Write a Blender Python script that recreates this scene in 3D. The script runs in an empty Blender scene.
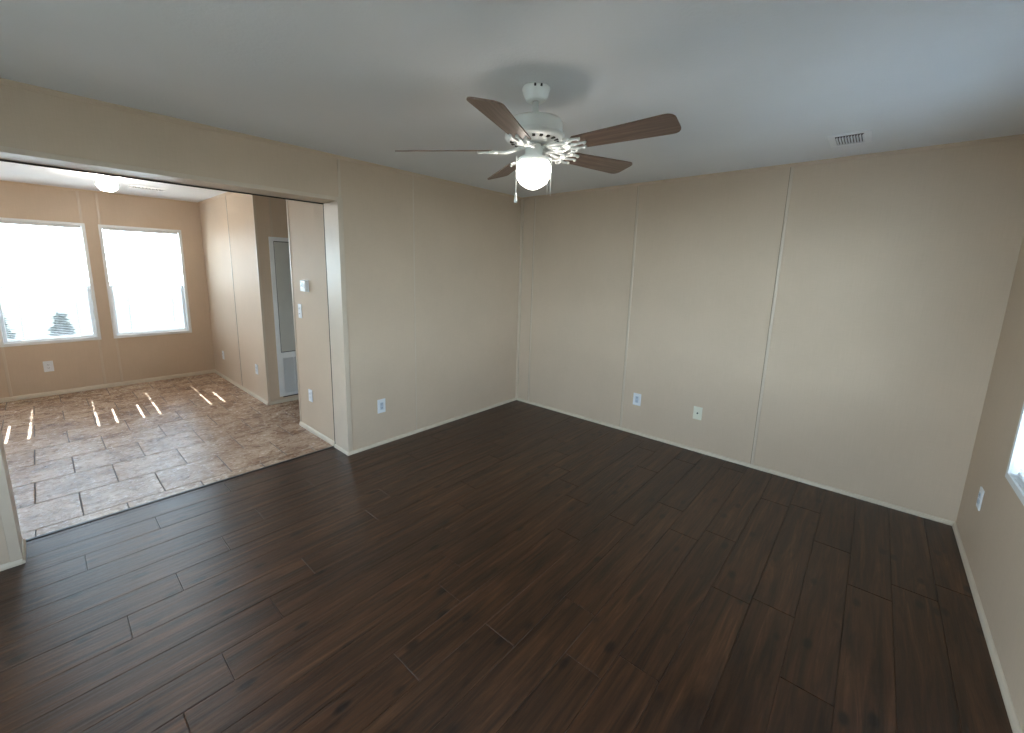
import bpy, bmesh, math, random
from mathutils import Vector, Matrix, Euler
random.seed(7)
C = bpy.context.scene.collection
PI = math.pi

# ------------------------------------------------------------------ camera
cam_data = bpy.data.cameras.new('camera')
cam = bpy.data.objects.new('camera', cam_data); C.objects.link(cam)
cam.location = (3.26355, -3.97103, 1.62819)
cam.rotation_euler = (1.395924, -0.022756, 0.734168)
cam_data.sensor_fit = 'HORIZONTAL'; cam_data.sensor_width = 36.0
cam_data.lens = 414.739/1024*36.0
cam_data.shift_x = 11.18/1024; cam_data.shift_y = -22.6/1024
cam_data.clip_start = 0.02; cam_data.clip_end = 200
bpy.context.scene.camera = cam

# ------------------------------------------------------------------ view
vs = bpy.context.scene.view_settings
vs.view_transform = 'Standard'; vs.look = 'None'; vs.gamma = 1.0; vs.use_curve_mapping = False
vs.exposure = 1.9

# ------------------------------------------------------------------ sky and sun
SKY = 5.6; SUN = 10.0
w = bpy.data.worlds.new('sky'); bpy.context.scene.world = w; w.use_nodes = True
nt = w.node_tree; nt.nodes.clear()
# hazy bright sky: pale at the horizon, bluer overhead, dull ground glow below
tc = nt.nodes.new('ShaderNodeTexCoord'); sp = nt.nodes.new('ShaderNodeSeparateXYZ'); rp = nt.nodes.new('ShaderNodeValToRGB')
nt.links.new(tc.outputs['Generated'], sp.inputs[0]); nt.links.new(sp.outputs[2], rp.inputs[0])
rp.color_ramp.elements[0].position = 0.0; rp.color_ramp.elements[0].color = (.74, .88, 1.0, 1)
rp.color_ramp.elements[1].position = 1.0; rp.color_ramp.elements[1].color = (.45, .62, .95, 1)
bg = nt.nodes.new('ShaderNodeBackground'); bg.inputs['Strength'].default_value = SKY
wo = nt.nodes.new('ShaderNodeOutputWorld')
nt.links.new(rp.outputs[0], bg.inputs[0]); nt.links.new(bg.outputs[0], wo.inputs[0])
sd = bpy.data.lights.new('sun', 'SUN'); sd.energy = SUN; sd.angle = math.radians(0.3); sd.color = (1.0, 0.98, 0.95)
sun = bpy.data.objects.new('sun', sd); C.objects.link(sun)
sun.rotation_euler = Vector((1.0, -0.02, -1.10)).to_track_quat('-Z', 'Y').to_euler()
sun.location = (-12, -3.2, 10)

# ------------------------------------------------------------------ sizes
H = 2.481; W = 3.865; YJ = -2.291; YL = -4.205; T = 0.253; D = 4.071; HZ = 2.152
YN = -5.3; YF = -6.0; XO = 1.897; XW = 1.005; HALL = 0.2
WT = 0.14

def portal(name, loc, rot, sx, sy):
    l = bpy.data.lights.new(name, 'AREA'); l.shape = 'RECTANGLE'; l.size = sx; l.size_y = sy
    l.cycles.is_portal = True
    o = bpy.data.objects.new(name, l); C.objects.link(o); o.location = loc; o.rotation_euler = rot
portal('sky_portal', (-D-0.16, -3.91, 1.36), (PI/2, 0, -PI/2), 0.84, 1.45)
portal('sky_portal.001', (-D-0.16, -2.952, 1.36), (PI/2, 0, -PI/2), 0.84, 1.45)
portal('sky_portal.002', (W+0.16, -1.405, 1.39), (PI/2, 0, PI/2), 1.1, 1.45)

portal('sky_portal.003', (2.1, YN-.16, 1.39), (PI/2, 0, 0), 2.0, 1.45)
portal('sky_portal.004', (-D-0.16, -5.2, 1.36), (PI/2, 0, -PI/2), 1.3, 1.45)

# ------------------------------------------------------------------ material helpers
def newmat(name):
    m = bpy.data.materials.new(name); m.use_nodes = True
    return m, m.node_tree, m.node_tree.nodes['Principled BSDF']
def L(nt, a, b): nt.links.new(a, b)
def node(nt, t, **kw):
    n = nt.nodes.new(t)
    for k, v in kw.items(): setattr(n, k, v)
    return n
def ramp(nt, fac, stops):
    r = nt.nodes.new('ShaderNodeValToRGB'); e = r.color_ramp.elements
    while len(e) < len(stops): e.new(0.5)
    for i, (p, c) in enumerate(stops): e[i].position = p; e[i].color = (*c, 1)
    if fac is not None: L(nt, fac, r.inputs[0])
    return r
def noise(nt, vec, scale, detail=3, rough=.5, dist=0):
    n = nt.nodes.new('ShaderNodeTexNoise'); n.inputs['Scale'].default_value = scale
    n.inputs['Detail'].default_value = detail; n.inputs['Roughness'].default_value = rough
    n.inputs['Distortion'].default_value = dist
    if vec is not None: L(nt, vec, n.inputs['Vector'])
    return n
def mapping(nt, scale=(1, 1, 1), src='Object'):
    tc = nt.nodes.new('ShaderNodeTexCoord'); mp = nt.nodes.new('ShaderNodeMapping')
    L(nt, tc.outputs[src], mp.inputs[0]); mp.inputs['Scale'].default_value = scale
    return mp.outputs[0]
def bump(nt, b, h, strength, dist):
    n = nt.nodes.new('ShaderNodeBump'); n.inputs['Strength'].default_value = strength
    n.inputs['Distance'].default_value = dist; L(nt, h, n.inputs['Height']); L(nt, n.outputs[0], b.inputs['Normal'])
    return n
def simple(name, col, rough=.5, metal=0.0, var=.04, bs=0, bscale=200, spec=.5):
    m, nt, b = newmat(name)
    v = mapping(nt)
    n = noise(nt, v, 6, 4)
    lo = tuple(c*(1-var) for c in col); hi = tuple(min(1, c*(1+var)) for c in col)
    r = ramp(nt, n.outputs[0], [(.3, lo), (.7, hi)])
    L(nt, r.outputs[0], b.inputs['Base Color'])
    b.inputs['Roughness'].default_value = rough; b.inputs['Metallic'].default_value = metal
    b.inputs['Specular IOR Level'].default_value = spec
    if bs:
        n2 = noise(nt, v, bscale, 3); bump(nt, b, n2.outputs[0], bs, .002)
    return m

WALLC = (.585, .465, .352)
def wall_mat():
    m, nt, b = newmat('vinyl_wall_panel')
    v = mapping(nt)
    n = noise(nt, v, 2.2, 3)
    r = ramp(nt, n.outputs[0], [(.3, tuple(c*.97 for c in WALLC)), (.7, tuple(c*1.03 for c in WALLC))])
    # woven paper look: fine horizontal and vertical threads
    n1 = noise(nt, mapping(nt, (14, 14, 260)), 1.0, 2); n2 = noise(nt, mapping(nt, (220, 220, 6)), 1.0, 2)
    ad = node(nt, 'ShaderNodeMath', operation='ADD'); L(nt, n1.outputs[0], ad.inputs[0]); L(nt, n2.outputs[0], ad.inputs[1])
    mx = node(nt, 'ShaderNodeMix', data_type='RGBA', blend_type='MULTIPLY'); mx.inputs[0].default_value = .09
    L(nt, r.outputs[0], mx.inputs[6]); L(nt, ad.outputs[0], mx.inputs[7])
    L(nt, mx.outputs[2], b.inputs['Base Color'])
    b.inputs['Roughness'].default_value = .55; b.inputs['Specular IOR Level'].default_value = .10
    bump(nt, b, ad.outputs[0], .15, .001)
    return m
def ceiling_mat():
    m, nt, b = newmat('textured_ceiling')
    v = mapping(nt)
    n = noise(nt, v, 1.3, 3)
    r = ramp(nt, n.outputs[0], [(.3, (.77, .78, .79)), (.7, (.81, .82, .83))])
    L(nt, r.outputs[0], b.inputs['Base Color']); b.inputs['Roughness'].default_value = .75
    n2 = noise(nt, v, 60, 4, .6); bump(nt, b, n2.outputs[0], .35, .004)
    return m
def wood_floor_mat():
    m, nt, b = newmat('dark_plank_floor')
    tc = node(nt, 'ShaderNodeTexCoord'); at = node(nt, 'ShaderNodeAttribute', attribute_name='pid')
    sep = node(nt, 'ShaderNodeSeparateXYZ'); L(nt, tc.outputs['Object'], sep.inputs[0])
    sh = node(nt, 'ShaderNodeMath', operation='MULTIPLY'); sh.inputs[1].default_value = 37.0; L(nt, at.outputs['Fac'], sh.inputs[0])
    def vec(sx, sy):
        cb = node(nt, 'ShaderNodeCombineXYZ')
        a = node(nt, 'ShaderNodeMath', operation='MULTIPLY'); a.inputs[1].default_value = sx; L(nt, sep.outputs[0], a.inputs[0])
        c = node(nt, 'ShaderNodeMath', operation='MULTIPLY'); c.inputs[1].default_value = sy; L(nt, sep.outputs[1], c.inputs[0])
        L(nt, a.outputs[0], cb.inputs[0]); L(nt, c.outputs[0], cb.inputs[1]); L(nt, sh.outputs[0], cb.inputs[2])
        return cb.outputs[0]
    g1 = noise(nt, vec(22, 1.6), 1.0, 6, .65, .9)      # broad figure
    g2 = noise(nt, vec(70, 2.2), 1.0, 5, .7, .6)     # fine grain
    r1 = ramp(nt, g1.outputs[0], [(.30, (.013, .005, .0021)), (.45, (.038, .0150, .0060)), (.58, (.070, .029, .0118)), (.72, (.135, .062, .028))])
    r2 = ramp(nt, g2.outputs[0], [(.32, (.35, .33, .33)), (.5, (.85, .85, .85)), (.68, (1.0, 1.0, 1.0))])
    mx = node(nt, 'ShaderNodeMix', data_type='RGBA', blend_type='MULTIPLY'); mx.inputs[0].default_value = .8
    L(nt, r1.outputs[0], mx.inputs[6]); L(nt, r2.outputs[0], mx.inputs[7])
    # knots
    vo = node(nt, 'ShaderNodeTexVoronoi'); vo.inputs['Scale'].default_value = 1.0; L(nt, vec(9.0, 4.2), vo.inputs['Vector'])
    rk = ramp(nt, vo.outputs['Distance'], [(.0, (.05, .04, .04)), (.10, (.15, .12, .12)), (.2, (1, 1, 1))])
    m2 = node(nt, 'ShaderNodeMix', data_type='RGBA', blend_type='MULTIPLY'); m2.inputs[0].default_value = .95
    L(nt, mx.outputs[2], m2.inputs[6]); L(nt, rk.outputs[0], m2.inputs[7])
    # tint of the individual plank
    wn = node(nt, 'ShaderNodeTexWhiteNoise', noise_dimensions='1D'); L(nt, at.outputs['Fac'], wn.inputs['W'])
    rp = ramp(nt, wn.outputs[0], [(.0, (.86, .85, .85)), (.5, (1, .98, .96)), (1.0, (1.12, 1.08, 1.02))])
    m3 = node(nt, 'ShaderNodeMix', data_type='RGBA', blend_type='MULTIPLY'); m3.inputs[0].default_value = .8
    L(nt, m2.outputs[2], m3.inputs[6]); L(nt, rp.outputs[0], m3.inputs[7])
    L(nt, m3.outputs[2], b.inputs['Base Color'])
    rr = node(nt, 'ShaderNodeMapRange'); rr.inputs[3].default_value = .24; rr.inputs[4].default_value = .40
    L(nt, g2.outputs[0], rr.inputs[0]); L(nt, rr.outputs[0], b.inputs['Roughness'])
    b.inputs['Specular IOR Level'].default_value = .52
    bump(nt, b, g2.outputs[0], .9, .0026)
    return m
def tile_mat():
    m, nt, b = newmat('stone_look_tile')
    tc = node(nt, 'ShaderNodeTexCoord'); at = node(nt, 'ShaderNodeAttribute', attribute_name='pid')
    sh = node(nt, 'ShaderNodeMath', operation='MULTIPLY'); sh.inputs[1].default_value = 11.3; L(nt, at.outputs['Fac'], sh.inputs[0])
    sep = node(nt, 'ShaderNodeSeparateXYZ'); L(nt, tc.outputs['Object'], sep.inputs[0])
    cb = node(nt, 'ShaderNodeCombineXYZ'); L(nt, sep.outputs[0], cb.inputs[0]); L(nt, sep.outputs[1], cb.inputs[1]); L(nt, sh.outputs[0], cb.inputs[2])
    mp = node(nt, 'ShaderNodeMapping'); L(nt, cb.outputs[0], mp.inputs[0]); mp.inputs['Scale'].default_value = (1.6, 1, 1)
    n = noise(nt, mp.outputs[0], 14, 7, .68, .7)
    r = ramp(nt, n.outputs[0], [(.32, (.20, .115, .075)), (.45, (.38, .26, .185)), (.55, (.56, .44, .345)), (.68, (.33, .205, .14))])
    nb = noise(nt, mp.outputs[0], 3.2, 4, .6, .4); rb = ramp(nt, nb.outputs[0], [(.36, (.62, .50, .42)), (.6, (1.12, 1.08, 1.02))])
    mt = node(nt, 'ShaderNodeMix', data_type='RGBA', blend_type='MULTIPLY'); mt.inputs[0].default_value = 1.0
    L(nt, r.outputs[0], mt.inputs[6]); L(nt, rb.outputs[0], mt.inputs[7]); L(nt, mt.outputs[2], b.inputs['Base Color'])
    rr = node(nt, 'ShaderNodeMapRange'); rr.inputs[3].default_value = .17; rr.inputs[4].default_value = .34; b.inputs['Specular IOR Level'].default_value = .8
    n2 = noise(nt, mp.outputs[0], 30, 4, .6)
    L(nt, n2.outputs[0], rr.inputs[0]); L(nt, rr.outputs[0], b.inputs['Roughness'])
    n3 = noise(nt, mp.outputs[0], 26, 6, .65, .5)
    bump(nt, b, n3.outputs[0], .7, .006)
    return m
def glass_mat():
    m = bpy.data.materials.new('window_glass'); m.use_nodes = True; nt = m.node_tree; nt.nodes.clear()
    t = node(nt, 'ShaderNodeBsdfTransparent'); t.inputs[0].default_value = (.93, .96, .95, 1)
    g = node(nt, 'ShaderNodeBsdfGlossy'); g.inputs['Roughness'].default_value = .02
    lw = node(nt, 'ShaderNodeLayerWeight'); lw.inputs['Blend'].default_value = .5
    pw = node(nt, 'ShaderNodeMath', operation='POWER'); pw.inputs[1].default_value = 4.0; L(nt, lw.outputs['Facing'], pw.inputs[0])
    f = node(nt, 'ShaderNodeMath', operation='MULTIPLY_ADD'); f.inputs[1].default_value = .9; f.inputs[2].default_value = .04; L(nt, pw.outputs[0], f.inputs[0])
    mx = node(nt, 'ShaderNodeMixShader'); o = node(nt, 'ShaderNodeOutputMaterial')
    L(nt, f.outputs[0], mx.inputs[0]); L(nt, t.outputs[0], mx.inputs[1]); L(nt, g.outputs[0], mx.inputs[2]); L(nt, mx.outputs[0], o.inputs[0])
    return m
def screen_mat():
    m = bpy.data.materials.new('insect_mesh'); m.use_nodes = True; nt = m.node_tree; nt.nodes.clear()
    t = node(nt, 'ShaderNodeBsdfTransparent'); d = node(nt, 'ShaderNodeBsdfDiffuse'); d.inputs[0].default_value = (.12, .13, .14, 1)
    mx = node(nt, 'ShaderNodeMixShader'); mx.inputs[0].default_value = .45; o = node(nt, 'ShaderNodeOutputMaterial')
    L(nt, t.outputs[0], mx.inputs[1]); L(nt, d.outputs[0], mx.inputs[2]); L(nt, mx.outputs[0], o.inputs[0])
    return m
def slat_mat():
    m = bpy.data.materials.new('blind_vinyl'); m.use_nodes = True; nt = m.node_tree; nt.nodes.clear()
    d = node(nt, 'ShaderNodeBsdfPrincipled'); d.inputs['Base Color'].default_value = (.62, .64, .66, 1); d.inputs['Roughness'].default_value = .4
    t = node(nt, 'ShaderNodeBsdfTranslucent'); t.inputs[0].default_value = (.8, .82, .82, 1)
    mx = node(nt, 'ShaderNodeMixShader'); mx.inputs[0].default_value = .04; o = node(nt, 'ShaderNodeOutputMaterial')
    L(nt, d.outputs[0], mx.inputs[1]); L(nt, t.outputs[0], mx.inputs[2]); L(nt, mx.outputs[0], o.inputs[0])
    return m
def emis_mat(name, col, s):
    m, nt, b = newmat(name)
    b.inputs['Base Color'].default_value = (.9, .9, .88, 1); b.inputs['Roughness'].default_value = .25
    b.inputs['Emission Color'].default_value = (*col, 1); b.inputs['Emission Strength'].default_value = s
    return m
def blade_mat():
    m, nt, b = newmat('walnut_fan_blade')
    v = mapping(nt, (3, 60, 60)); n = noise(nt, v, 1.0, 5, .6, .5)
    r = ramp(nt, n.outputs[0], [(.3, (.115, .070, .050)), (.55, (.20, .13, .097)), (.75, (.28, .19, .145))])
    L(nt, r.outputs[0], b.inputs['Base Color']); b.inputs['Roughness'].default_value = .45
    return m
def leaf_mat():
    m, nt, b = newmat('dark_foliage'); v = mapping(nt); n = noise(nt, v, 5, 4)
    r = ramp(nt, n.outputs[0], [(.3, (.035, .055, .045)), (.7, (.08, .11, .075))])
    L(nt, r.outputs[0], b.inputs['Base Color']); b.inputs['Roughness'].default_value = .6
    return m

M = dict(
    wall=wall_mat(), ceiling=ceiling_mat(), wood=wood_floor_mat(), tile=tile_mat(), glass=glass_mat(), screen=screen_mat(), slat=slat_mat(),
    groove=simple('dark_joint', (.012, .009, .008), .8), grout=simple('brown_grout', (.075, .058, .047), .85),
    trim=simple('painted_wall_trim', (.59, .49, .385), .4), base=simple('cream_base_trim', (.62, .54, .43), .4),
    dark=simple('dark_gap', (.03, .026, .022), .8), seam=simple('brown_panel_seam', (.27, .21, .155), .7), white=simple('white_vinyl', (.78, .79, .79), .35),
    plate=simple('white_plate', (.78, .80, .83), .3), plate_in=simple('pale_blue_grey_insert', (.52, .58, .66), .35),
    cream=simple('cream_plate', (.74, .72, .60), .35), slot=simple('socket_slot', (.03, .03, .03), .6),
    fanw=simple('white_enamel', (.80, .82, .80), .28), blade=blade_mat(),
    metal=simple('brass_chain', (.75, .74, .70), .3, .6), door=simple('closet_door_grey', (.50, .50, .46), .45),
    screenlcd=simple('thermostat_display', (.20, .24, .22), .2), steel=simple('painted_steel_vent', (.86, .87, .88), .35),
    globe=emis_mat('lit_opal_glass', (1.0, .92, .82), 5.2), globe2=emis_mat('lit_opal_glass_pale', (1.0, .95, .88), 20),
    leaf=leaf_mat(), ground=simple('dry_grass_ground', (.12, .117, .09), .9, var=.15), siding=simple('exterior_siding', (.6, .6, .58), .6),
    thr=simple('dark_threshold', (.018, .014, .013), .5),
)

# ------------------------------------------------------------------ mesh helpers
def box(bm, x0, x1, y0, y1, z0, z1, mi=0, bev=0):
    ret = bmesh.ops.create_cube(bm, size=1.0)
    vv = ret['verts']
    for v in vv:
        v.co = Vector((x0+(v.co.x+.5)*(x1-x0), y0+(v.co.y+.5)*(y1-y0), z0+(v.co.z+.5)*(z1-z0)))
    fs = set(f for v in vv for f in v.link_faces)
    if bev:
        r = bmesh.ops.bevel(bm, geom=list(set(e for v in vv for e in v.link_edges)), offset=bev, segments=2, affect='EDGES', profile=.6)
        fs = set(r['faces']) | set(f for f in fs if f.is_valid)
    for f in fs: f.material_index = mi
    return vv
def lathe(bm, prof, n=40, cx=0, cy=0, smooth=True):
    rings = []
    for r, z in prof:
        if r < 1e-6: rings.append([bm.verts.new((cx, cy, z))])
        else: rings.append([bm.verts.new((cx+r*math.cos(2*PI*i/n), cy+r*math.sin(2*PI*i/n), z)) for i in range(n)])
    for a, b in zip(rings, rings[1:]):
        for i in range(n):
            j = (i+1) % n
            if len(a) == 1 and len(b) == 1: continue
            if len(a) == 1: f = bm.faces.new((a[0], b[j], b[i]))
            elif len(b) == 1: f = bm.faces.new((a[i], a[j], b[0]))
            else: f = bm.faces.new((a[i], a[j], b[j], b[i]))
            f.smooth = smooth
def tube(bm, pts, r, n=8):
    pts = [Vector(p) for p in pts]; rings = []
    for i, p in enumerate(pts):
        d = (pts[min(i+1, len(pts)-1)]-pts[max(i-1, 0)]).normalized()
        up = Vector((0, 0, 1)) if abs(d.z) < .9 else Vector((1, 0, 0))
        a = d.cross(up).normalized(); b = d.cross(a)
        rr = r[i] if isinstance(r, (list, tuple)) else r
        rings.append([bm.verts.new(p+(a*math.cos(2*PI*k/n)+b*math.sin(2*PI*k/n))*rr) for k in range(n)])
    for A, B in zip(rings, rings[1:]):
        for k in range(n):
            f = bm.faces.new((A[k], A[(k+1) % n], B[(k+1) % n], B[k])); f.smooth = True
    bm.faces.new(rings[0]); bm.faces.new(rings[-1])
def obj(name, bm, mats, parent=None):
    bmesh.ops.recalc_face_normals(bm, faces=bm.faces[:])
    me = bpy.data.meshes.new(name); bm.to_mesh(me); bm.free()
    for m in (mats if isinstance(mats, (list, tuple)) else [mats]): me.materials.append(m)
    o = bpy.data.objects.new(name, me); C.objects.link(o)
    if parent: o.parent = parent
    return o
def struct(name, bm, mats, parent=None, label=None):
    o = obj(name, bm, mats, parent)
    if parent is None:
        o['kind'] = 'structure'
        if label: o['label'] = label
    return o
def thing(name, label, cat, loc=(0, 0, 0), rot=(0, 0, 0), group=None):
    o = bpy.data.objects.new(name, None); C.objects.link(o); o.location = loc; o.rotation_euler = rot
    o.empty_display_size = .05; o['label'] = label; o['category'] = cat
    if group: o['group'] = group
    return o
def copy_tree(o, parent=None):
    c = o.copy(); C.objects.link(c); c.parent = parent
    for ch in list(o.children): copy_tree(ch, c)
    return c
def boxes(name, bl, mat, parent=None, bev=0, label=None):
    bm = bmesh.new()
    for b in bl: box(bm, *b, bev=bev)
    return struct(name, bm, mat, parent, label) if parent is None else obj(name, bm, mat, parent)

# ------------------------------------------------------------------ floors
def plank_floor():
    bm = bmesh.new(); lay = bm.faces.layers.float.new('pid')
    xa, xb, ya, yb = -T+.004, W, YN, 0.0
    off = {0: -3.963, 1: -3.149, 4: -3.865, 6: -3.372, 2: -3.393, 3: -3.65, 5: -3.143, 7: -3.623, 8: -3.788, 9: -2.735, 10: -3.123, 12: -2.347, 13: -2.612}
    random.seed(3)
    def pl(x0, x1, y0, y1, pid):
        g = .0005; e = .0016; x0 += g; x1 -= g; y0 += g*1.4; y1 -= g*1.4
        if x1-x0 < .01 or y1-y0 < .01: return
        t = [bm.verts.new(p) for p in ((x0+e, y0+e, 0), (x1-e, y0+e, 0), (x1-e, y1-e, 0), (x0+e, y1-e, 0))]
        m_ = [bm.verts.new(p) for p in ((x0, y0, -.0014), (x1, y0, -.0014), (x1, y1, -.0014), (x0, y1, -.0014))]
        l = [bm.verts.new(p) for p in ((x0, y0, -.006), (x1, y0, -.006), (x1, y1, -.006), (x0, y1, -.006))]
        fs = [bm.faces.new(t)]
        for i in range(4):
            j = (i+1) % 4
            fs += [bm.faces.new((m_[i], m_[j], t[j], t[i])), bm.faces.new((l[i], l[j], m_[j], m_[i]))]
        for f in fs: f[lay] = pid
    pid = 1
    for k in range(-4, 24):
        x0 = max(xa, .15+.178*k); x1 = min(xb, .15+.178*(k+1))
        if x1 <= x0: continue
        o = off.get(k, random.uniform(-4.2, -3.0))
        n = -2
        y = o-1.22*2
        while y < yb:
            a, b = max(y, ya), min(y+1.22, yb)
            if b > a: pl(x0, x1, a, b, pid+random.random()*.2)
            pid += 1; y += 1.22
    fs = [f for f in bm.faces]
    n0 = len(bm.faces)
    box(bm, xa, xb, ya, yb, -.05, -.004, mi=1)
    return struct('floor', bm, [M['wood'], M['groove']], label='dark brown wood plank floor')
plank_floor()
def tile_floor():
    bm = bmesh.new(); lay = bm.faces.layers.float.new('pid')
    xa, xb, ya, yb = -D, -T-.004, YF, .6
    random.seed(5); pid = 1
    for k in range(-1, 11):
        x1 = min(xb, -.372-.4085*k); x0 = max(xa, -.372-.4085*(k+1))
        if x1 <= x0: continue
        y = (-3.936 if k % 2 == 0 else -4.146)-.4205*6
        while y < yb:
            a, b = max(y, ya), min(y+.4205, yb); pid += 1
            if x0 < -.372-.4085*11: pass
            if b-a > .01:
                g = .0022
                # walls and hall only: tiles stop at the wall line outside the hall
                bb = b
                t = [(x0+g, a+g), (x1-g, a+g), (x1-g, bb-g), (x0+g, bb-g)]
                e = .0025
                c = [(x0+g+e, a+g+e), (x1-g-e, a+g+e), (x1-g-e, bb-g-e), (x0+g+e, bb-g-e)]
                tv = [bm.verts.new((*p, 0)) for p in c]; lv = [bm.verts.new((*p, -.0028)) for p in t]
                fs = [bm.faces.new(tv)]+[bm.faces.new((lv[i], lv[(i+1) % 4], tv[(i+1) % 4], tv[i])) for i in range(4)]
                for f in fs: f[lay] = pid+random.random()*.3
            y += .4205
    box(bm, xa, xb, ya, yb, -.05, -.0022, mi=1)
    return struct('floor_tiled', bm, [M['tile'], M['grout']], label='tan stone look tile floor in running bond')
tile_floor()
boxes('trim_threshold', [(-T-.014, -T+.010, YL, YJ, -.03, .004)], M['thr'], bev=.001)

# ------------------------------------------------------------------ ceiling and walls
boxes('ceiling', [(-T, W+WT, YN-WT, WT, H, H+.12)], M['ceiling'])
boxes('ceiling_far_room', [(-D-WT, -T, YF-WT, .8, H, H+.12)], M['ceiling'])
E = 0.05  # walls go below the floor surface
win = dict(z0=.638, z1=2.083)
W1 = (-4.330, -3.490); W2 = (-3.372, -2.532); W3 = (-1.95, -.862); WADD_NEAR = (1.1, 3.1); WADD_FAR = (-5.85, -4.55)  # last two spans are unseen windows, added for their daylight
def wall_x(name, x0, x1, y0, y1, holes, mat=M['wall'], zt=H):
    """wall standing on a line of constant x, with rectangular openings"""
    bl = []; y = y0
    for a, b, c, d in sorted(holes):
        if a > y: bl.append((x0, x1, y, a, -E, zt))
        bl.append((x0, x1, a, b, -E, c)); bl.append((x0, x1, a, b, d, zt)); y = b
    if y < y1: bl.append((x0, x1, y, y1, -E, zt))
    return boxes(name, bl, mat)
o_ = .028  # casing overlap on the wall
wall_x('wall_far', -D-WT, -D, YF-WT, .8, [(W1[0]+o_, W1[1]-o_, win['z0']+o_, win['z1']-o_), (W2[0]+o_, W2[1]-o_, win['z0']+o_, win['z1']-o_), (WADD_FAR[0]+o_, WADD_FAR[1]-o_, win['z0']+o_, win['z1']-o_)])
wall_x('wall_right', W, W+WT, YN-WT, WT, [(W3[0]+o_, W3[1]-o_, .68+o_, 2.10-o_)])
boxes('wall_back', [(-T, W, 0, WT, -E, H)], M['wall'])
boxes('wall_left', [(-T, 0, YJ, 0, -E, H), (-T, 0, YL, YJ, HZ, H), (-T, 0, YN, YL, -E, H)], M['wall'])
boxes('wall_near', [(-T, WADD_NEAR[0]+o_, YN-WT, YN, -E, H), (WADD_NEAR[1]-o_, W, YN-WT, YN, -E, H), (WADD_NEAR[0]+o_, WADD_NEAR[1]-o_, YN-WT, YN, -E, .68+o_), (WADD_NEAR[0]+o_, WADD_NEAR[1]-o_, YN-WT, YN, 2.10-o_, H)], M['wall'])
boxes('wall_thermostat', [(-XW, -T, YJ, YJ+.11, -E, H)], M['wall'])
boxes('wall_kitchen', [(-D, -XO, YJ, YJ+.11, -E, H)], M['wall'])
boxes('wall_hall', [(-XO-.11, -XO, YJ+.11, .8, -E, H)], M['wall'])
boxes('wall_hall_right', [(-XW, -XW+.11, YJ+.11, .8, -E, H)], M['wall'])
boxes('wall_hall_end', [(-XO, -XW, .6, .71, -E, H)], M['wall'])
boxes('wall_kitchen_near', [(-D, -T, YF-WT, YF, -E, H)], M['wall'])
boxes('wall_kitchen_side', [(-T, -T+.1, YF-WT, YN-.145, -E, H)], M['wall'])

# trims: battens, crown strips, base strips
tn = [0]
def trim(bl, mat='trim', bev=.002):
    tn[0] += 1
    return boxes('trim_%d' % tn[0], bl, M[mat], bev=bev)
BZ = .028
def batten_back(x, w=.020, d=.008):
    trim([(x-w/2, x+w/2, -d, 0.001, BZ, H-.022)], bev=.0035)
    trim([(x-w/2-.0045, x-w/2-.001, -.0012, 0.001, BZ, H-.022)], 'seam', 0)
batten_back(.196, .016, .006); batten_back(1.439); batten_back(2.659)
trim([(0, .028, -.022, 0.001, BZ, H-.022)])                         # inside corner strip
def batten_x(x, y, w=.02, d=.004, z0=BZ, z1=H-.022, s=1): trim([(min(x-.001*s, x+d*s), max(x-.001*s, x+d*s), y-w/2, y+w/2, z0, z1)])
batten_x(0, -1.57, .012, .002); batten_x(0, YJ+.012, .022, .004, HZ, H-.022)
for y in (-4.316, -3.514, -3.35): 
    batten_x(-D, y, .024, .006, BZ, win['z0']+(-.002)); batten_x(-D, y, .024, .006, win['z1']+.002, H-.022)
def batten_y(x, y=YJ, w=.024, d=.006): trim([(x-w/2, x+w/2, y-d, y+.001, BZ, H-.022)])
batten_y(-2.835, w=.016, d=.004)
trim([(-2.8275, -2.8255, YJ-.002, YJ+.001, BZ, H-.03)], 'dark', 0)  # open seam beside the strip
trim([(-XO-.018, -XO+.004, YJ-.005, YJ+.001, 0, H-.02), (-XO-.001, -XO+.005, YJ-.005, YJ+.02, 0, H-.02)], bev=0)   # outside corner
trim([(-XW-.005, -XW+.022, YJ-.006, YJ+.001, 0, H-.02), (-XW-.006, -XW+.001, YJ-.006, YJ+.03, 0, H-.02)], bev=0)
batten_x(-XO, -2.122, .02, .006, 1.96, H)
# opening casing: jamb boards, head board with a dark reveal on the far side
JD = .010
trim([(-T+.012, -.004, YJ-JD, YJ+.001, 0.001, HZ-JD)])
trim([(-T-.012, -T+.012, YJ-.004, YJ+.001, .001, HZ)], 'dark', 0)
trim([(-.024, .004, YJ-.013, YJ+.001, 0.001, HZ), (0, .006, YJ-.013, YJ+.03, .03, HZ+.02)])
trim([(-T+.012, -.004, YL-.001, YL+JD, 0.001, HZ-JD)])
trim([(-.024, .004, YL-.001, YL+.013, 0.001, HZ), (0, .006, YL-.03, YL+.013, .001, HZ+.02)])
trim([(-T, -.004, YL, YJ, HZ-.006, HZ+.001)])
trim([(-.004, .006, YL, YJ, HZ-.010, HZ+.018)])
trim([(-T-.010, -T, YL, YJ, HZ-.015, HZ+.02)], 'dark')
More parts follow.
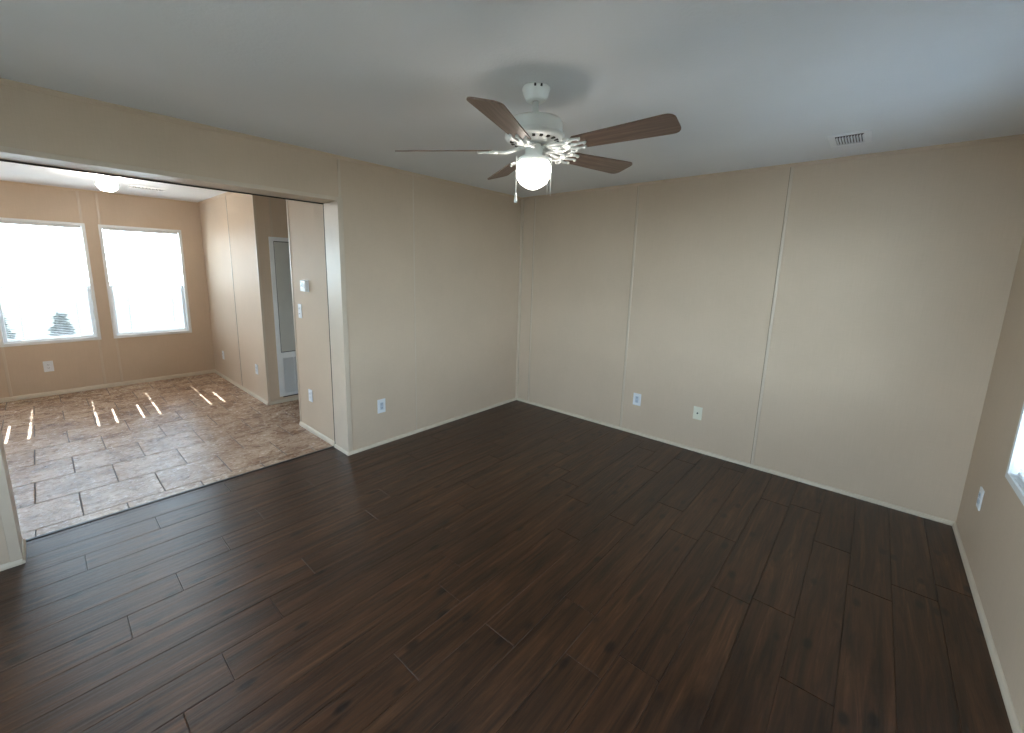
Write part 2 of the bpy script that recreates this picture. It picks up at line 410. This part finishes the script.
# crown strips
def crown(p, q, inward):
    """small cove strip between wall top and ceiling"""
    tn[0] += 1
    bm = bmesh.new(); n = Vector(inward)
    prof = [(0, 0), (.020, 0), (.018, -.006), (.010, -.014), (.006, -.022), (0, -.022)]
    A = [bm.verts.new(Vector(p)+n*a+Vector((0, 0, b))) for a, b in prof]; B = [bm.verts.new(Vector(q)+n*a+Vector((0, 0, b))) for a, b in prof]
    for i in range(len(prof)):
        j = (i+1) % len(prof); bm.faces.new((A[i], A[j], B[j], B[i]))
    bm.faces.new(A); bm.faces.new(B[::-1])
    struct('trim_%d' % tn[0], bm, M['wall'])
crown((0, YN, H), (0, 0, H), (1, 0, 0)); crown((0, 0, H), (W, 0, H), (0, -1, 0)); crown((W, YN, H), (W, 0, H), (-1, 0, 0)); crown((0, YN, H), (W, YN, H), (0, 1, 0))
crown((-D, YF, H), (-D, YJ, H), (1, 0, 0)); crown((-D, YJ, H), (-XO, YJ, H), (0, -1, 0)); crown((-XW, YJ, H), (-T, YJ, H), (0, -1, 0)); crown((-T, YF, H), (-T, YJ, H), (-1, 0, 0))
# base strips: low quarter round
def base(name, p, q, inward, h=.028, d=.016):
    bm = bmesh.new(); n = Vector(inward)
    prof = [(0, 0), (d, 0), (d*.95, h*.45), (d*.6, h*.85), (.004, h), (0, h)]
    A = [bm.verts.new(Vector(p)+n*a+Vector((0, 0, b))) for a, b in prof]; B = [bm.verts.new(Vector(q)+n*a+Vector((0, 0, b))) for a, b in prof]
    for i in range(len(prof)):
        j = (i+1) % len(prof); bm.faces.new((A[i], A[j], B[j], B[i]))
    bm.faces.new(A); bm.faces.new(B[::-1])
    struct(name, bm, M['base'])
base('baseboard_back', (0, 0, 0), (W, 0, 0), (0, -1, 0)); base('baseboard_right', (W, YN, 0), (W, 0, 0), (-1, 0, 0))
base('baseboard_left', (0, YJ-.012, 0), (0, 0, 0), (1, 0, 0)); base('baseboard_left_stub', (0, YN, 0), (0, YL+.012, 0), (1, 0, 0))
base('baseboard_jamb', (-T+.012, YJ-JD, 0), (.014, YJ-JD, 0), (0, -1, 0), .026, .012)
base('baseboard_jamb_near', (-T+.012, YL+JD, 0), (.014, YL+JD, 0), (0, 1, 0), .026, .012)
base('baseboard_near', (0, YN, 0), (W, YN, 0), (0, 1, 0))
base('baseboard_far', (-D, YF, 0), (-D, YJ, 0), (1, 0, 0), .05, .014); base('baseboard_kitchen', (-D, YJ, 0), (-XO+.005, YJ, 0), (0, -1, 0), .04)
base('baseboard_thermostat', (-XW-.005, YJ, 0), (-T-.01, YJ, 0), (0, -1, 0), .04)
base('baseboard_hall', (-XO, YJ, 0), (-XO, .6, 0), (1, 0, 0), .035, .012)

# ------------------------------------------------------------------ windows
def make_window(name, loc, rz, wid, z0, z1, screen=True):
    """loc = middle of the opening on the room face of the wall at floor level; the outside is local -X."""
    u0, u1 = -wid/2, wid/2
    def B(bm, d0, d1, a, b, c, d, mi=0, bev=0):
        box(bm, -d1, -d0, a, b, c, d, mi, bev)
    root = bpy.data.objects.new(name, None); C.objects.link(root); root.location = loc; root.rotation_euler = (0, 0, rz); root['kind'] = 'structure'
    def P(n, bm, m): return obj(n, bm, m, root)
    cw = .032
    bm = bmesh.new()                                  # casing on the wall
    B(bm, -.010, .001, u0, u0+cw, z0, z1, bev=.002); B(bm, -.010, .001, u1-cw, u1, z0, z1, bev=.002)
    B(bm, -.010, .001, u0+cw, u1-cw, z0, z0+cw, bev=.002); B(bm, -.010, .001, u0+cw, u1-cw, z1-cw, z1, bev=.002)
    P('window_casing', bm, M['white'])
    a, b, c, d = u0+o_, u1-o_, z0+o_, z1-o_
    bm = bmesh.new()                                  # liner through the wall
    t = .005
    B(bm, 0, WT+.01, a, a+t, c, d); B(bm, 0, WT+.01, b-t, b, c, d); B(bm, 0, WT+.01, a+t, b-t, d-t, d); B(bm, 0, WT+.01, a+t, b-t, c, c+t*1.5)
    P('window_frame', bm, M['white'])
    zm = z0+.672
    g0, g1 = a+t, b-t
    bm = bmesh.new()                                  # upper sash, slim
    B(bm, .105, .125, g0, g0+.006, zm-.012, d-t); B(bm, .105, .125, g1-.006, g1, zm-.012, d-t)
    B(bm, .105, .125, g0+.006, g1-.006, d-t-.015, d-t); B(bm, .105, .125, g0+.006, g1-.006, zm-.014, zm+.014)
    us = P('sash', bm, M['white'])
    bm = bmesh.new(); B(bm, .113, .117, g0+.006, g1-.006, zm+.014, d-t-.015)
    o = obj('pane', bm, M['glass']); o.parent = us
    bm = bmesh.new()                                  # lower sash, heavier
    lw = .030
    B(bm, .070, .095, g0, g0+lw, c+t*1.5, zm+.014, bev=.002); B(bm, .070, .095, g1-lw, g1, c+t*1.5, zm+.014, bev=.002)
    B(bm, .070, .095, g0+lw, g1-lw, c+t*1.5, c+t*1.5+.035, bev=.002); B(bm, .070, .095, g0+lw, g1-lw, zm-.014, zm+.014, bev=.002)
    B(bm, .060, .070, (g0+g1)/2-.03, (g0+g1)/2+.03, zm+.002, zm+.012, bev=.002)
    ls = P('sash', bm, M['white'])
    bm = bmesh.new(); B(bm, .080, .084, g0+lw, g1-lw, c+t*1.5+.035, zm-.014)
    o = obj('pane', bm, M['glass']); o.parent = ls
    if screen:
        bm = bmesh.new()
        B(bm, .1365, .1375, g0, g1, c+t*1.5, zm)
        P('insect_screen', bm, M['screen'])
    return root
make_window('window_1', (-D, sum(W1)/2, 0), 0, .84, win['z0'], win['z1'])
make_window('window_2', (-D, sum(W2)/2, 0), 0, .84, win['z0'], win['z1'])
make_window('window_3', (W, sum(W3)/2, 0), PI, W3[1]-W3[0], .68, 2.10, False)
make_window('window_added_near', (sum(WADD_NEAR)/2, YN, 0), PI/2, WADD_NEAR[1]-WADD_NEAR[0], .68, 2.10, False)  # unseen window behind the camera, added to fill the room with daylight
make_window('window_added_far', (-D, sum(WADD_FAR)/2, 0), 0, WADD_FAR[1]-WADD_FAR[0], win['z0'], win['z1'])  # out of view on the far wall, added to brighten the kitchen

# blinds hung inside the two far windows, slats open and level
def make_blind(u0, u1, label, plane=-D, s=-1, z0=win['z0'], z1=win['z1'], tilt=0, group='open slatted blinds in the far windows'):
    c = (u0+u1)/2
    root = thing('window_blind', label, 'window blind', (plane+s*.028, c, z1-o_-.006), (0, 0, 0 if s < 0 else PI), group=group)
    hw = (u1-u0)/2-o_-.005-.021        # half width, leaves a side gap
    top = 0.0; bot = -(z1-z0-2*o_-.018)
    ct, st = math.cos(tilt), math.sin(tilt)
    bm = bmesh.new(); box(bm, -.014, .014, -hw-.012, hw+.012, -.028, 0, bev=.002); obj('headrail', bm, M['white'], root)
    bm = bmesh.new(); box(bm, -.012, .012, -hw, hw, bot, bot+.014, bev=.003); obj('bottom_rail', bm, M['white'], root)
    cords = (-hw+.135, hw-.105)
    cords = (-.235, .235)
    bm = bmesh.new(); z = -.045
    hh = .0085; wd = .0125; hd = .0085
    while z > bot+.022:
        def piece(ya, yb, x0, x1):
            # slightly crowned strip with real thickness
            xs = [x0+(x1-x0)*i/2 for i in range(3)]; th = .0005
            cr = lambda x: .0006*(1-(x/wd)**2)
            tp = lambda x, y, h: (x*ct-h*st, y, z+x*st+h*ct)
            up = [[bm.verts.new(tp(x, y, cr(x)+th)) for x in xs] for y in (ya, yb)]
            lo = [[bm.verts.new(tp(x, y, cr(x))) for x in xs] for y in (ya, yb)]
            for i in range(2):
                bm.faces.new((up[0][i], up[0][i+1], up[1][i+1], up[1][i])); bm.faces.new((lo[0][i], lo[1][i], lo[1][i+1], lo[0][i+1]))
            bm.faces.new((up[0][0], up[1][0], lo[1][0], lo[0][0])); bm.faces.new((up[0][2], lo[0][2], lo[1][2], up[1][2]))
        ys = [-hw, cords[0]-hh, cords[0]+hh, cords[1]-hh, cords[1]+hh, hw]
        for i in (0, 2, 4): piece(ys[i], ys[i+1], -wd, wd)
        for i in (1, 3): piece(ys[i], ys[i+1], -wd, -hd); piece(ys[i], ys[i+1], hd, wd)
        z -= .0212
    obj('slats', bm, M['slat'], root)
    for y in cords:
        bm = bmesh.new(); tube(bm, [(.013, y+.009, -.028), (.013, y+.009, bot+.01)], .0008, 5); tube(bm, [(-.013, y+.009, -.028), (-.013, y+.009, bot+.01)], .0008, 5)
        obj('ladder_cord', bm, M['white'], root)
    bm = bmesh.new(); tube(bm, [(.020, -hw+.055, -.02), (.022, -hw+.056, -.62)], .0035, 6); obj('tilt_wand', bm, M['white'], root)
    return root
make_blind(W1[0], W1[1], 'white slatted blind filling the left of the two far windows')
make_blind(W2[0], W2[1], 'white slatted blind filling the right of the two far windows')

make_blind(W3[0], W3[1], 'white slatted blind in the right wall window', W, 1, .68, 2.10, math.radians(12), None)

# ------------------------------------------------------------------ ceiling fan
fan = thing('ceiling_fan', 'white ceiling fan with five brown wood blades and lit globe', 'ceiling fan', (1.9405, -2.2845, H))
def z(v): return v-H
bm = bmesh.new(); lathe(bm, [(0, z(2.481)), (.064, z(2.481)), (.067, z(2.474)), (.064, z(2.466)), (.058, z(2.445)), (.048, z(2.428)), (.040, z(2.422)), (.018, z(2.421)), (0, z(2.421))]); obj('canopy', bm, M['fanw'], fan)
for a in (5.3, 5.75):
    bm = bmesh.new(); lathe(bm, [(0, z(2.476)), (.005, z(2.476)), (.005, z(2.466)), (0, z(2.465))], 8, .065*math.cos(a), .065*math.sin(a))
    obj('canopy_screw', bm, M['slot'], fan)
bm = bmesh.new()
lathe(bm, [(0, z(2.424)), (.015, z(2.424)), (.015, z(2.350)), (.028, z(2.349)), (.030, z(2.336)), (0, z(2.335))], 20); obj('downrod', bm, M['fanw'], fan)
bm = bmesh.new()
lathe(bm, [(0, z(2.340)), (.098, z(2.339)), (.124, z(2.334)), (.133, z(2.322)), (.134, z(2.280)), (.136, z(2.276)), (.143, z(2.270)), (.144, z(2.260)), (.136, z(2.250)), (.108, z(2.243)), (.080, z(2.232)), (0, z(2.230))], 48)
obj('motor_housing', bm, M['fanw'], fan)
for i in range(20):
    bm = bmesh.new(); a = 2*PI*i/20
    vv = box(bm, .092, .118, -.007, .007, z(2.2395), z(2.2475))
    bmesh.ops.rotate(bm, verts=vv, cent=(0, 0, 0), matrix=Matrix.Rotation(a, 3, 'Z'))
    obj('vent_slot', bm, M['dark'], fan)
bm = bmesh.new()
lathe(bm, [(0, z(2.232)), (.042, z(2.231)), (.044, z(2.220)), (.040, z(2.180)), (.046, z(2.174)), (.074, z(2.168)), (.077, z(2.160)), (.077, z(2.146)), (.075, z(2.146)), (.073, z(2.158)), (0, z(2.158))], 36)
obj('switch_housing', bm, M['fanw'], fan)
bm = bmesh.new()
lathe(bm, [(.044, z(2.164)), (.052, z(2.160)), (.074, z(2.150)), (.083, z(2.132)), (.085, z(2.108)), (.080, z(2.078)), (.064, z(2.052)), (.040, z(2.036)), (.018, z(2.026)), (0, z(2.023))], 48)
obj('light_globe', bm, M['globe'], fan)
R0, R1, PT = .205, .6675, math.radians(14)
def blade_outline():
    pts = []
    w0, w1 = .050, .070
    rc = .035
    pts += [(R0, -w0*.6), (R0+.02, -w0)]
    pts += [(R1-rc-.01, -w1)]
    for i in range(7):
        a = -PI/2+PI/2*i/6; pts.append((R1-rc+rc*math.cos(a)*1.0, -w1+rc+rc*math.sin(a)))
    for i in range(7):
        a = PI/2*i/6; pts.append((R1-rc+rc*math.cos(a), w1-rc+rc*math.sin(a)))
    pts += [(R1-rc-.01, w1), (R0+.02, w0), (R0, w0*.6)]
    return pts
def make_blade(k):
    ang = math.radians(4.41)+k*2*PI/5
    bm = bmesh.new(); o = blade_outline(); th = .0055
    seen = []; 
    for p in o:
        if not seen or (Vector(p)-Vector(seen[-1])).length > 1e-4: seen.append(p)
    t = [bm.verts.new((x, y, th/2)) for x, y in seen]; b = [bm.verts.new((x, y, -th/2)) for x, y in seen]
    bm.faces.new(t); bm.faces.new(b[::-1])
    for i in range(len(t)):
        j = (i+1) % len(t); bm.faces.new((t[i], b[i], b[j], t[j]))
    bo = obj('blade', bm, M['blade'], fan)
    # iron: hub arm, ring scroll and three fingers under the blade
    bm = bmesh.new()
    tube(bm, [(.040, 0, .018), (.100, 0, .002), (.135, 0, -.010), (.165, 0, -.008)], [.010, .009, .008, .008], 8)
    for s in (-1, 1):
        tube(bm, [(.075, s*.006, .008), (.105, s*.028, -.004), (.145, s*.036, -.010), (.180, s*.024, -.009), (.200, s*.006, -.008)], [.006, .0065, .007, .0065, .006], 8)
        tube(bm, [(.165, s*.004, -.008), (.195, s*.026, -.008), (.225, s*.040, -.007), (.262, s*.036, -.0065)], [.007, .0075, .0075, .006], 8)
        tube(bm, [(.200, s*.030, -.008), (.212, s*.052, -.008), (.190, s*.060, -.009), (.178, s*.046, -.009)], [.005, .005, .0045, .004], 6)
        lathe(bm, [(0, -.016), (.007, -.014), (.008, -.006), (0, -.006)], 10, .255, s*.036)
    tube(bm, [(.165, 0, -.008), (.215, 0, -.008), (.275, 0, -.006)], [.008, .007, .005], 8)
    lathe(bm, [(0, -.016), (.007, -.014), (.008, -.006), (0, -.006)], 10, .268, 0)
    io = obj('blade_iron', bm, M['fanw'], fan)
    for q in (bo, io):
        q.location = (0, 0, z(2.204))
        # +t (counter-clockwise) edge lower
        q.rotation_euler = (Matrix.Rotation(.0217, 3, 'X') @ Matrix.Rotation(-.0059, 3, 'Y') @ Matrix.Rotation(ang, 3, 'Z') @ Matrix.Rotation(-PT, 3, 'X')).to_euler()
for k in range(5): make_blade(k)
rx, ry = .743, .669   # across the camera's view, to place the two chains
def chain(off, back, ztop, zbot, knob):
    x, y = off*rx-back*ry*-1*0, off*ry
    x += back*.669; y -= back*.743
    bm = bmesh.new()
    n = int((ztop-zbot)/.006)
    tube(bm, [(x, y, z(ztop)), (x, y, z(zbot))], .0014, 6)
    for i in range(n):
        zz = ztop-i*.006; r = .0022
        lathe(bm, [(0, z(zz)+r), (r, z(zz)), (0, z(zz)-r)], 6, x, y)
    c = obj('pull_chain', bm, M['fanw'], fan)
    if knob:
        bm = bmesh.new(); lathe(bm, [(0, z(zbot)+.004), (.003, z(zbot)+.002), (.005, z(zbot)-.010), (.0085, z(zbot)-.034), (.0075, z(zbot)-.040), (0, z(zbot)-.041)], 14, x, y)
        obj('pull_knob', bm, M['fanw'], c)
    return c
def arm(off, back):
    pass
chain(-.084, .040, 2.165, 1.995, True)
chain(.062, .086, 2.165, 1.985, False)
chain(.080, .066, 2.165, 1.985, False)

# ------------------------------------------------------------------ far room ceiling lamp
lamp = thing('ceiling_lamp', 'white mushroom globe lamp on the far room ceiling', 'ceiling lamp', (-2.69, -3.373, H))
bm = bmesh.new(); lathe(bm, [(0, 0), (.056, 0), (.057, -.010), (.052, -.026), (.044, -.032), (0, -.032)]); obj('lamp_base', bm, M['fanw'], lamp)
bm = bmesh.new(); lathe(bm, [(.042, -.030), (.060, -.040), (.078, -.060), (.084, -.085), (.078, -.112), (.058, -.134), (.030, -.147), (0, -.151)]); obj('lamp_globe', bm, M['globe2'], lamp)

# ------------------------------------------------------------------ ceiling vents
v = thing('ceiling_vent', 'small white louvered ceiling register above the back wall panels', 'air vent', (3.013, -.500, H))
hx, hy = .102, .140
bm = bmesh.new()
for b in ((-hx, hx, -hy, -hy+.034), (-hx, hx, hy-.034, hy), (-hx, -hx+.034, -hy+.034, hy-.034), (hx-.034, hx, -hy+.034, hy-.034)):
    box(bm, b[0], b[1], b[2], b[3], -.007, .0005, bev=.003)
obj('vent_frame', bm, M['steel'], v)
bm = bmesh.new(); box(bm, -hx+.03, hx-.03, -hy+.03, hy-.03, -.0015, .0005); obj('duct_opening', bm, M['dark'], v)
bm = bmesh.new()
for i in range(10):
    x = -hx+.041+i*.0138
    vv = box(bm, -.0012, .0012, -hy+.066, hy-.034, -.006, .004)
    bmesh.ops.rotate(bm, verts=vv, cent=(0, 0, -.002), matrix=Matrix.Rotation(math.radians(38), 3, 'Y')); bmesh.ops.translate(bm, verts=vv, vec=(x, 0, -.004))
obj('louvers', bm, M['steel'], v)
v = thing('ceiling_vent', 'narrow vent in the far room ceiling beside the globe lamp', 'air vent', (-3.20, -2.975, H))
hx, hy = .095, .165
bm = bmesh.new()
for b in ((-hx, hx, -hy, -hy+.028), (-hx, hx, hy-.028, hy), (-hx, -hx+.028, -hy+.028, hy-.028), (hx-.028, hx, -hy+.028, hy-.028)):
    box(bm, b[0], b[1], b[2], b[3], -.012, .0005, bev=.003)
obj('vent_frame', bm, M['steel'], v)
bm = bmesh.new(); box(bm, -hx+.025, hx-.025, -hy+.025, hy-.025, -.0015, .0005); obj('duct_opening', bm, M['dark'], v)
bm = bmesh.new()
for i in range(9):
    y = -hy+.042+i*.031
    vv = box(bm, -hx+.028, hx-.028, -.0012, .0012, -.008, .004)
    bmesh.ops.rotate(bm, verts=vv, cent=(0, 0, -.002), matrix=Matrix.Rotation(math.radians(35), 3, 'X')); bmesh.ops.translate(bm, verts=vv, vec=(0, y, -.004))
obj('louvers', bm, M['steel'], v)

# ------------------------------------------------------------------ wall plates (local: plate in XZ, facing -Y)
def rot_for(face):  # face = direction the plate looks
    return {'-y': 0, '+x': PI/2, '-x': -PI/2, '+y': PI}[face]
def outlet(loc, face, label, mat='plate', inner='plate_in', kind='duplex', w=.078, h=.122, name='wall_outlet', cat='electrical outlet', group=None):
    t = thing(name, label, cat, loc, (0, 0, rot_for(face)), group)
    bm = bmesh.new(); box(bm, -w/2, w/2, -.007, .0005, -h/2, h/2, bev=.003); obj('cover_plate', bm, M[mat], t)
    if kind == 'duplex':
        for s in (-1, 1):
            bm = bmesh.new(); box(bm, -.017, .017, -.0095, -.006, s*.0195-.0145, s*.0195+.0145, bev=.004); r = obj('receptacle', bm, M[inner], t)
            for q in ((-.0075, -.0050, -.0100, -.009, s*.0195-.002, s*.0195+.007), (.0050, .0075, -.0100, -.009, s*.0195-.002, s*.0195+.007), (-.002, .002, -.0100, -.009, s*.0195-.010, s*.0195-.006)):
                bm = bmesh.new(); box(bm, *q); obj('slot', bm, M['slot'], r)
        bm = bmesh.new(); vv = []; lathe(bm, [(0, .0012), (.003, .0008), (.0032, 0), (0, 0)], 10)
        bmesh.ops.rotate(bm, verts=bm.verts[:], cent=(0, 0, 0), matrix=Matrix.Rotation(PI/2, 3, 'X')); bmesh.ops.translate(bm, verts=bm.verts[:], vec=(0, -.0068, 0)); obj('screw', bm, M['plate'], t)
    elif kind == 'decora':
        bm = bmesh.new(); box(bm, -.017, .017, -.0092, -.006, -.034, .034, bev=.0015); r = obj('receptacle', bm, M[inner], t)
        for s in (-1, 1):
            for q in ((-.0075, -.0050, -.0098, -.0088, s*.0185-.002, s*.0185+.007), (.0050, .0075, -.0098, -.0088, s*.0185-.002, s*.0185+.007), (-.002, .002, -.0098, -.0088, s*.0185-.010, s*.0185-.006)):
                bm = bmesh.new(); box(bm, *q); obj('slot', bm, M['slot'], r)
    elif kind == 'coax':
        bm = bmesh.new(); lathe(bm, [(0, .013), (.0045, .013), (.0047, .004), (.0075, .004), (.0075, 0), (0, 0)], 14)
        bmesh.ops.rotate(bm, verts=bm.verts[:], cent=(0, 0, 0), matrix=Matrix.Rotation(PI/2, 3, 'X')); bmesh.ops.translate(bm, verts=bm.verts[:], vec=(0, -.0065, 0)); obj('cable_jack', bm, M['slot'], t)
        for s in (-1, 1):
            bm = bmesh.new(); lathe(bm, [(0, .0012), (.003, .0008), (.0032, 0), (0, 0)], 10)
            bmesh.ops.rotate(bm, verts=bm.verts[:], cent=(0, 0, 0), matrix=Matrix.Rotation(PI/2, 3, 'X')); bmesh.ops.translate(bm, verts=bm.verts[:], vec=(0, -.0068, s*.041)); obj('screw', bm, M['metal'], t)
    elif kind == 'switch':
        for s in (-1, 1):
            bm = bmesh.new(); box(bm, -.006, .006, -.0085, -.006, s*.026-.013, s*.026+.013, bev=.001)
            vv = box(bm, -.0045, .0045, -.019, -.006, s*.026-.004, s*.026+.004, bev=.001); obj('toggle', bm, M['plate'], t)
    return t
outlet((0, -1.962, .372), '+x', 'white outlet on the left wall between the opening and the corner', kind='decora', h=.13, w=.082)
outlet((1.592, 0, .368), '-y', 'white outlet on the back wall, beside the first panel strip', kind='decora', h=.125, w=.082)
outlet((2.178, 0, .370), '-y', 'cream cable jack plate in the middle of the back wall', mat='cream', kind='coax', w=.076, h=.122, name='cable_jack_plate', cat='cable outlet')
outlet((W, -.474, .400), '-x', 'white outlet on the right wall below the window corner', kind='duplex')
outlet((-D, -3.986, .362), '+x', 'white outlet on the far wall below the left window', kind='duplex', w=.084, h=.13, inner='plate')
outlet((-3.566, YJ, .347), '-y', 'white outlet on the far room side wall, nearest the windows', kind='duplex', inner='plate')
outlet((-2.213, YJ, .380), '-y', 'white outlet beside the hall corner in the far room', kind='duplex', inner='plate')
outlet((-.725, YJ, .380), '-y', 'white outlet low on the wall under the thermostat', kind='duplex', inner='plate')
outlet((-.850, YJ, 1.200), '-y', 'white double toggle switch below and left of the thermostat', kind='switch', w=.072, h=.135, name='light_switch', cat='light switch')
th = thing('thermostat', 'small white square thermostat high on the wall beside the opening', 'thermostat', (-.690, YJ, 1.447))
bm = bmesh.new(); box(bm, -.060, .060, -.006, .0005, -.055, .055, bev=.002); obj('wall_plate', bm, M['plate'], th)
bm = bmesh.new(); box(bm, -.054, .054, -.034, -.005, -.050, .050, bev=.005); obj('thermostat_body', bm, M['white'], th)
bm = bmesh.new(); box(bm, -.034, .018, -.0352, -.033, -.010, .032, bev=.0005); obj('display', bm, M['screenlcd'], th)
for i in range(2):
    bm = bmesh.new(); box(bm, .028, .042, -.037, -.033, .010-.028*i, .022-.028*i, bev=.001); obj('button', bm, M['plate'], th)

# ------------------------------------------------------------------ closet door in the hall with a louvred grille below
cd = bpy.data.objects.new('door_1', None); C.objects.link(cd); cd.location = (-XO, -1.85, 0); cd['kind'] = 'structure'
y0, y1 = -.315, .315
bm = bmesh.new()
for b in ((0, .014, y0, y0+.045, .075, 1.945), (0, .014, y1-.045, y1, .075, 1.945), (0, .014, y0+.045, y1-.045, 1.900, 1.945), (0, .014, y0+.045, y1-.045, .555, .610), (0, .014, y0+.045, y1-.045, .075, .10)):
    box(bm, *b, bev=.002)
obj('door_casing', bm, M['white'], cd)
bm = bmesh.new(); box(bm, -.001, .010, y0+.053, y1-.053, .618, 1.892, bev=.002); dl = obj('door_panel', bm, M['door'], cd)
bm = bmesh.new(); tube(bm, [(.010, y1-.085, 1.15), (.035, y1-.085, 1.15), (.035, y1-.085, 1.25), (.010, y1-.085, 1.25)], .005, 8); obj('door_handle', bm, M['metal'], dl)
bm = bmesh.new(); box(bm, -.0005, .0015, y0+.04, y1-.04, .06, 1.91); obj('door_gap', bm, M['dark'], cd)
bm = bmesh.new()
zz = .112
for b in ((0.0015, .012, y0+.046, y0+.062, .10, .555), (0.0015, .012, y1-.062, y1-.046, .10, .555), (.0015, .012, y0+.062, y1-.062, .10, .114), (.0015, .012, y0+.062, y1-.062, .541, .555), (.0015, .010, -.006, .006, .114, .541), (.0015, .010, -.13, -.122, .114, .541), (.0015, .010, .122, .13, .114, .541)):
    box(bm, *b)
while zz < .54:
    vv = box(bm, .000, .0125, y0+.062, y1-.062, zz, zz+.0022)
    bmesh.ops.rotate(bm, verts=vv, cent=(.006, 0, zz), matrix=Matrix.Rotation(math.radians(35), 3, 'Y')); zz += .0125
obj('return_air_grille', bm, M['white'], cd)

# ------------------------------------------------------------------ outdoors
boxes('ground', [(-40, 40, -40, 40, -.92, -.82)], M['ground'])
def shrub(loc, h, r, label, seed):
    random.seed(seed)
    t = thing('evergreen_shrub', label, 'shrub', loc)
    bm = bmesh.new(); tube(bm, [(0, 0, 0), (0, 0, h*.5)], [.06, .03], 8); obj('trunk', bm, M['groove'], t)
    bm = bmesh.new()
    for i in range(1500):
        a = random.uniform(0, 2*PI); u = random.random()**.7; zz = h*(.08+.92*(1-u)); rr = r*u*random.uniform(.55, 1.0)
        p = Vector((rr*math.cos(a), rr*math.sin(a), zz)); s = random.uniform(.06, .14)
        R_ = Euler((random.uniform(-1, 1), random.uniform(-1, 1), a)).to_matrix()
        q = [p+R_ @ Vector(v_)*s for v_ in ((-.3, 0, 0), (0, -.5, 0), (1, 0, .1), (0, .5, 0))]
        bm.faces.new([bm.verts.new(x) for x in q])
    obj('foliage', bm, M['leaf'], t)
shrub((-10.0, -3.70, -.82), 1.28, .42, 'dark pointed shrub seen outside through the left far window', 1)
shrub((-10.0, -4.62, -.82), 1.45, .40, 'dark shrub outside at the left edge of the left window', 2)
